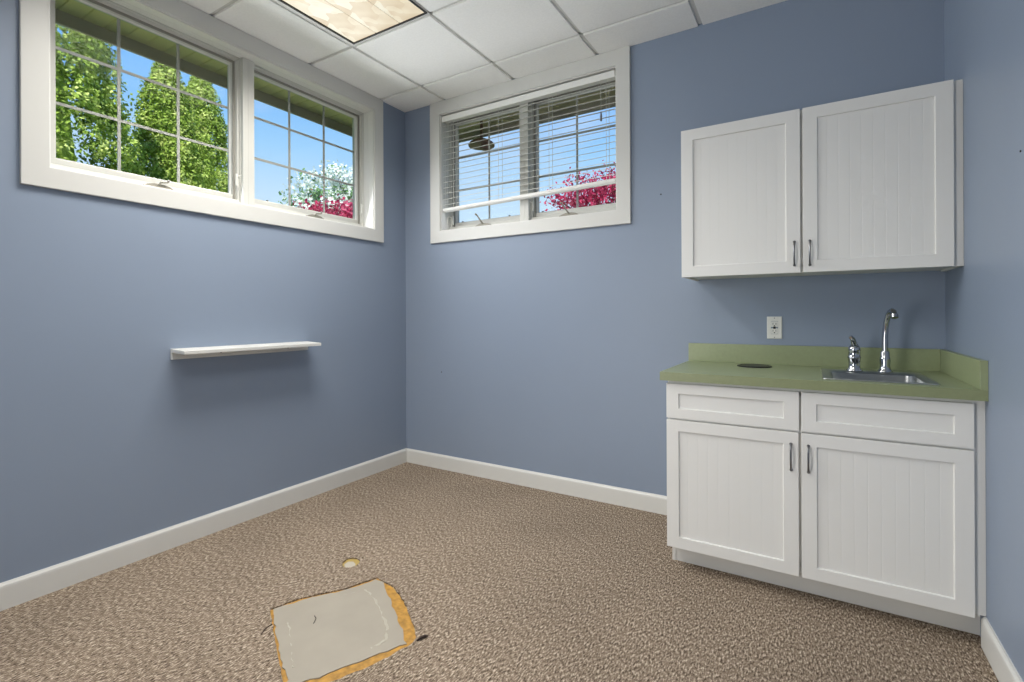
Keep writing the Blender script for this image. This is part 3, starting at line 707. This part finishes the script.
fs.build('fascia', M['fascia'], ev, bevel=0.002)
MB().box(-D - 0.03, W + 1.5, -6.0, D + 0.03, 2.991, 3.03).build('roof_deck', M['roof'], ev)
MB().box(-0.02, W + 0.02, L, -0.0, 2.951, 2.99).build('attic_floor', M['roof'], ev)

el = empty('eave_lantern', (0.36, 0.55, 2.7), label='dark bronze dome fixture hanging under the eave outside the blind-covered window', cat='outdoor light')
MB().lathe((0.36, 0.55, 2.6), [(0.112, 0.012), (0.114, 0.02), (0.10, 0.04), (0.06, 0.062), (0.02, 0.07)], 28).build('shade', M['bronze'], el, smooth=True)
MB().lathe((0.40, 0.55, 2.558), [(0.02, 0.012), (0.045, 0.02), (0.05, 0.034), (0.03, 0.056)], 24).build('diffuser', M['bronze'], el, smooth=True)
MB().tube([(0.36, 0.55, 2.655), (0.36, 0.55, 2.829)], 0.012, 10).build('stem', M['bronze'], el)

g = MB(); GZ = 1.50; B = 45
g.box(-B, -T - 0.001, -B, B, GZ - 0.1, GZ); g.box(W + T + 0.001, B, -B, B, GZ - 0.1, GZ); g.box(-T - 0.001, W + T + 0.001, T + 0.001, B, GZ - 0.1, GZ); g.box(-T - 0.001, W + T + 0.001, -B, L - T - 0.001, GZ - 0.1, GZ)
tag(g.build('ground_lawn', M['lawn']), 'green lawn outside the windows', kind='structure')

tag(MB().box(-0.6, W + 1.4, T + 0.002, 4.4, GZ + 0.0005, GZ + 0.04).build('added_ground_bed', mat('added_mulch', srgb(84, 66, 54), 0.95, noise=(14, .3))), 'dark mulch bed added outside the blind-covered window to dim the soffit', kind='structure')  # added unseen bed, cuts ground bounce onto the back soffit
# ------------------------------------------------------------------ trees
def sprays(mb, pts, size, rnd, flat=0.5, out=None, mi=0, n_per=1):
    for (p, nrm) in pts:
        p = Vector(p); nrm = Vector(nrm)
        for _ in range(n_per):
            q = p + Vector((rnd.gauss(0, size), rnd.gauss(0, size), rnd.gauss(0, size))) * 0.6
            a = (nrm * flat + Vector((rnd.uniform(-1, 1), rnd.uniform(-1, 1), rnd.uniform(-1, 1)))).normalized()
            t = a.orthogonal().normalized(); t = (Matrix.Rotation(rnd.uniform(0, 6.28), 3, a) @ t); b = a.cross(t)
            sz = size * rnd.uniform(0.6, 1.35)
            v = [q - t * sz, q + b * sz * 0.7, q + t * sz + a * sz * 0.2, q - b * sz * 0.7]
            mb.quadlist(v, [(0, 1, 2, 3)], mi)

def arborvitae(x, y, height, rad, seed, label, pw=0.75):
    rnd = random.Random(seed)
    root = empty('arborvitae', (x, y, GZ), label=label, cat='tree', group='clipped evergreens on the lawn')
    MB().tube([(x, y, GZ), (x, y, GZ + height * 0.5), (x, y, GZ + height * 0.9)], [0.09, 0.06, 0.02], 10).build('trunk', M['bark'], root)
    mb = MB()
    prof = lambda t: rad * (min(1, t / 0.12 * 0.5 + 0.5)) * max(0.0, (1 - t) ** pw) * 1.12
    # upright boughs: lumps over the flame-shaped body, each a cluster of flat sprays
    nb = int(430 * max(0.8, rad * height / 2.6))
    for i in range(nb):
        t = rnd.random() ** 1.15 * 0.985; a = rnd.uniform(0, 2 * math.pi)
        r = prof(t) * rnd.uniform(0.80, 1.04)
        c = Vector((x + r * math.cos(a), y + r * math.sin(a), GZ + 0.08 + t * height))
        nrm = Vector((math.cos(a), math.sin(a), 0.5)).normalized()
        br_ = rnd.uniform(0.09, 0.18) * (1.0 if t < 0.85 else 0.6)
        pts = []
        for k in range(120):
            d = Vector((rnd.gauss(0, 1), rnd.gauss(0, 1), rnd.gauss(0, 1))).normalized()
            if d.dot(nrm) < -0.35: continue
            pts.append((c + Vector((d.x * br_, d.y * br_, d.z * br_ * 1.35)), (d + Vector((0, 0, 0.3))).normalized()))
        sprays(mb, pts, 0.024, rnd, flat=1.2)
    # inner mass of the same foliage
    n = 22; pr = []
    for i in range(13):
        t = i / 12; pr.append((max(0.01, prof(min(t, 0.97)) * 0.5), 0.1 + t * height * 0.95))
    mb.lathe((x, y, GZ), pr, n)
    mb.build('foliage', M['arbor'], root, origin=(x, y, GZ))
    return root
arborvitae(-5.0, -1.06, 4.7, 1.14, 21, 'bushy evergreen tree outside the wide window, farthest from the eave corner', pw=0.52)
arborvitae(-6.0, 0.93, 3.78, 0.62, 22, 'narrow pointed evergreen tree, middle one of three outside the wide window')
arborvitae(-8.0, 2.45, 4.8, 0.76, 23, 'slim evergreen tree nearest the window mullion, in front of blue sky')

def branchy(name, base, crown, rads, seed, label, leafmats, nclump, nleaf, size, weights=None, flat=0.4, clump_r=0.3, trunk_r=0.07, lower=-0.4, group=None):
    rnd = random.Random(seed)
    root = empty(name, base, label=label, cat='tree', group=group)
    b = Vector(base); c = Vector(crown)
    mb = MB(); wood = MB()
    fork = b.lerp(c, 0.55)
    wood.tube([b, b.lerp(fork, .5) + Vector((.04, -.03, 0)), fork], [trunk_r, trunk_r * .85, trunk_r * .7], 9)
    for i in range(nclump):
        while True:
            d = Vector((rnd.uniform(-1, 1), rnd.uniform(-1, 1), rnd.uniform(lower, 1)))
            if 0.35 < d.length < 1: break
        p = c + Vector((d.x * rads[0], d.y * rads[1], d.z * rads[2]))
        if i % 2 == 0:
            midp = fork.lerp(p, .5) + Vector((rnd.uniform(-.1, .1), rnd.uniform(-.1, .1), .1))
            wood.tube([fork, midp, p], [trunk_r * .4, trunk_r * .22, trunk_r * .08], 6)
        mi = rnd.choices(range(len(leafmats)), weights or [1] * len(leafmats))[0]
        pts = []
        for k in range(nleaf):
            q = Vector((rnd.gauss(0, 1), rnd.gauss(0, 1), rnd.gauss(0, .45))) * clump_r * .55
            pts.append((p + q, (q.normalized() + Vector((0, 0, .8))).normalized()))
        sprays(mb, pts, size, rnd, flat=flat, mi=mi)
    wood.build('trunk', M['bark'], root, smooth=True, origin=base)
    mb.build('foliage', leafmats, root, origin=base)
    return root
branchy('dogwood', (-8.2, 6.8, GZ), (-8.2, 6.8, 3.95), (1.3, 2.05, 1.35), 31, 'white flowering dogwood tree seen through the pane nearest the room corner', [M['blossom'], M['dogleaf']], 300, 46, 0.05, [0.72, 0.28], flat=1.0, clump_r=0.34)
branchy('crimson_maple', (-4.6, 3.35, GZ), (-4.6, 3.35, 2.55), (0.8, 1.1, 0.72), 32, 'low crimson maple shrub in front of the white dogwood', [M['crimson']], 140, 44, 0.034, flat=0.8, clump_r=0.26, trunk_r=0.05)
mp = branchy('crimson_maple', (-0.15, 5.2, GZ), (-0.12, 5.1, 2.98), (1.08, 0.9, 0.60), 33, 'red leaved maple outside the blind-covered window', [M['crimson']], 110, 42, 0.03, flat=0.8, clump_r=0.24, trunk_r=0.06)

# ------------------------------------------------------------------ sky, sun
w = bpy.data.worlds.new('sky'); S.world = w; w.use_nodes = True
nt = w.node_tree; nt.nodes.clear()
out = nt.nodes.new('ShaderNodeOutputWorld'); bg = nt.nodes.new('ShaderNodeBackground')
tc = nt.nodes.new('ShaderNodeTexCoord'); sx = nt.nodes.new('ShaderNodeSeparateXYZ'); nt.links.new(tc.outputs['Generated'], sx.inputs[0])
rp = nt.nodes.new('ShaderNodeValToRGB'); e_ = rp.color_ramp.elements
e_[0].position = 0.0; e_[0].color = srgb(214, 236, 255); e_[1].position = 0.75; e_[1].color = srgb(66, 138, 230)
q = e_.new(0.21); q.color = srgb(202, 230, 255); q = e_.new(0.30); q.color = srgb(164, 212, 255); q = e_.new(0.43); q.color = srgb(98, 172, 250)
nt.links.new(sx.outputs['Z'], rp.inputs['Fac'])
mpn = nt.nodes.new('ShaderNodeMapping'); mpn.inputs['Scale'].default_value = (1, 1, 2.6); nt.links.new(tc.outputs['Generated'], mpn.inputs['Vector'])
nz = nt.nodes.new('ShaderNodeTexNoise'); nz.inputs['Scale'].default_value = 2.6; nz.inputs['Detail'].default_value = 5; nt.links.new(mpn.outputs[0], nz.inputs['Vector'])
cr = nt.nodes.new('ShaderNodeMapRange'); cr.inputs['From Min'].default_value = 0.5; cr.inputs['From Max'].default_value = 0.78; cr.inputs['To Max'].default_value = 0.6
nt.links.new(nz.outputs['Fac'], cr.inputs['Value'])
mxc = nt.nodes.new('ShaderNodeMix'); mxc.data_type = 'RGBA'; nt.links.new(cr.outputs[0], mxc.inputs[0]); nt.links.new(rp.outputs[0], mxc.inputs[6]); mxc.inputs[7].default_value = srgb(225, 232, 250)
nt.links.new(mxc.outputs[2], bg.inputs['Color']); bg.inputs['Strength'].default_value = 1.0
nt.links.new(bg.outputs[0], out.inputs['Surface'])
sun = bpy.data.lights.new('sun', 'SUN'); sun.energy = 6.5; sun.angle = math.radians(0.6); sun.color = (1, .96, .88)
so = bpy.data.objects.new('sun', sun); COL.objects.link(so)
so.rotation_euler = Vector((-0.42, 0.50, -0.76)).to_track_quat('-Z', 'Y').to_euler(); so.location = (4, -4, 8)

# ------------------------------------------------------------------ camera
cam = bpy.data.cameras.new('camera'); co = bpy.data.objects.new('camera', cam); COL.objects.link(co)
cam.sensor_width = 36; cam.lens = 492.63 / 1024 * 36
cam.shift_y = -(341 - 314.46) / 1024
cam.clip_start = 0.02; cam.clip_end = 300
co.matrix_world = Matrix.Translation((2.7715, -2.9194, 1.1695)) @ Matrix.Rotation(0.5472, 4, 'Z') @ Matrix.Rotation(math.pi / 2, 4, 'X') @ Matrix.Rotation(0.0046 * -1, 4, 'Z')
S.camera = co
S.view_settings.view_transform = 'Standard'; S.view_settings.look = 'None'; S.view_settings.exposure = 0.07; S.view_settings.gamma = 1.0; S.view_settings.use_curve_mapping = False
S.cycles.max_bounces = 10; S.cycles.diffuse_bounces = 6; S.cycles.transparent_max_bounces = 12; S.cycles.use_denoising = True
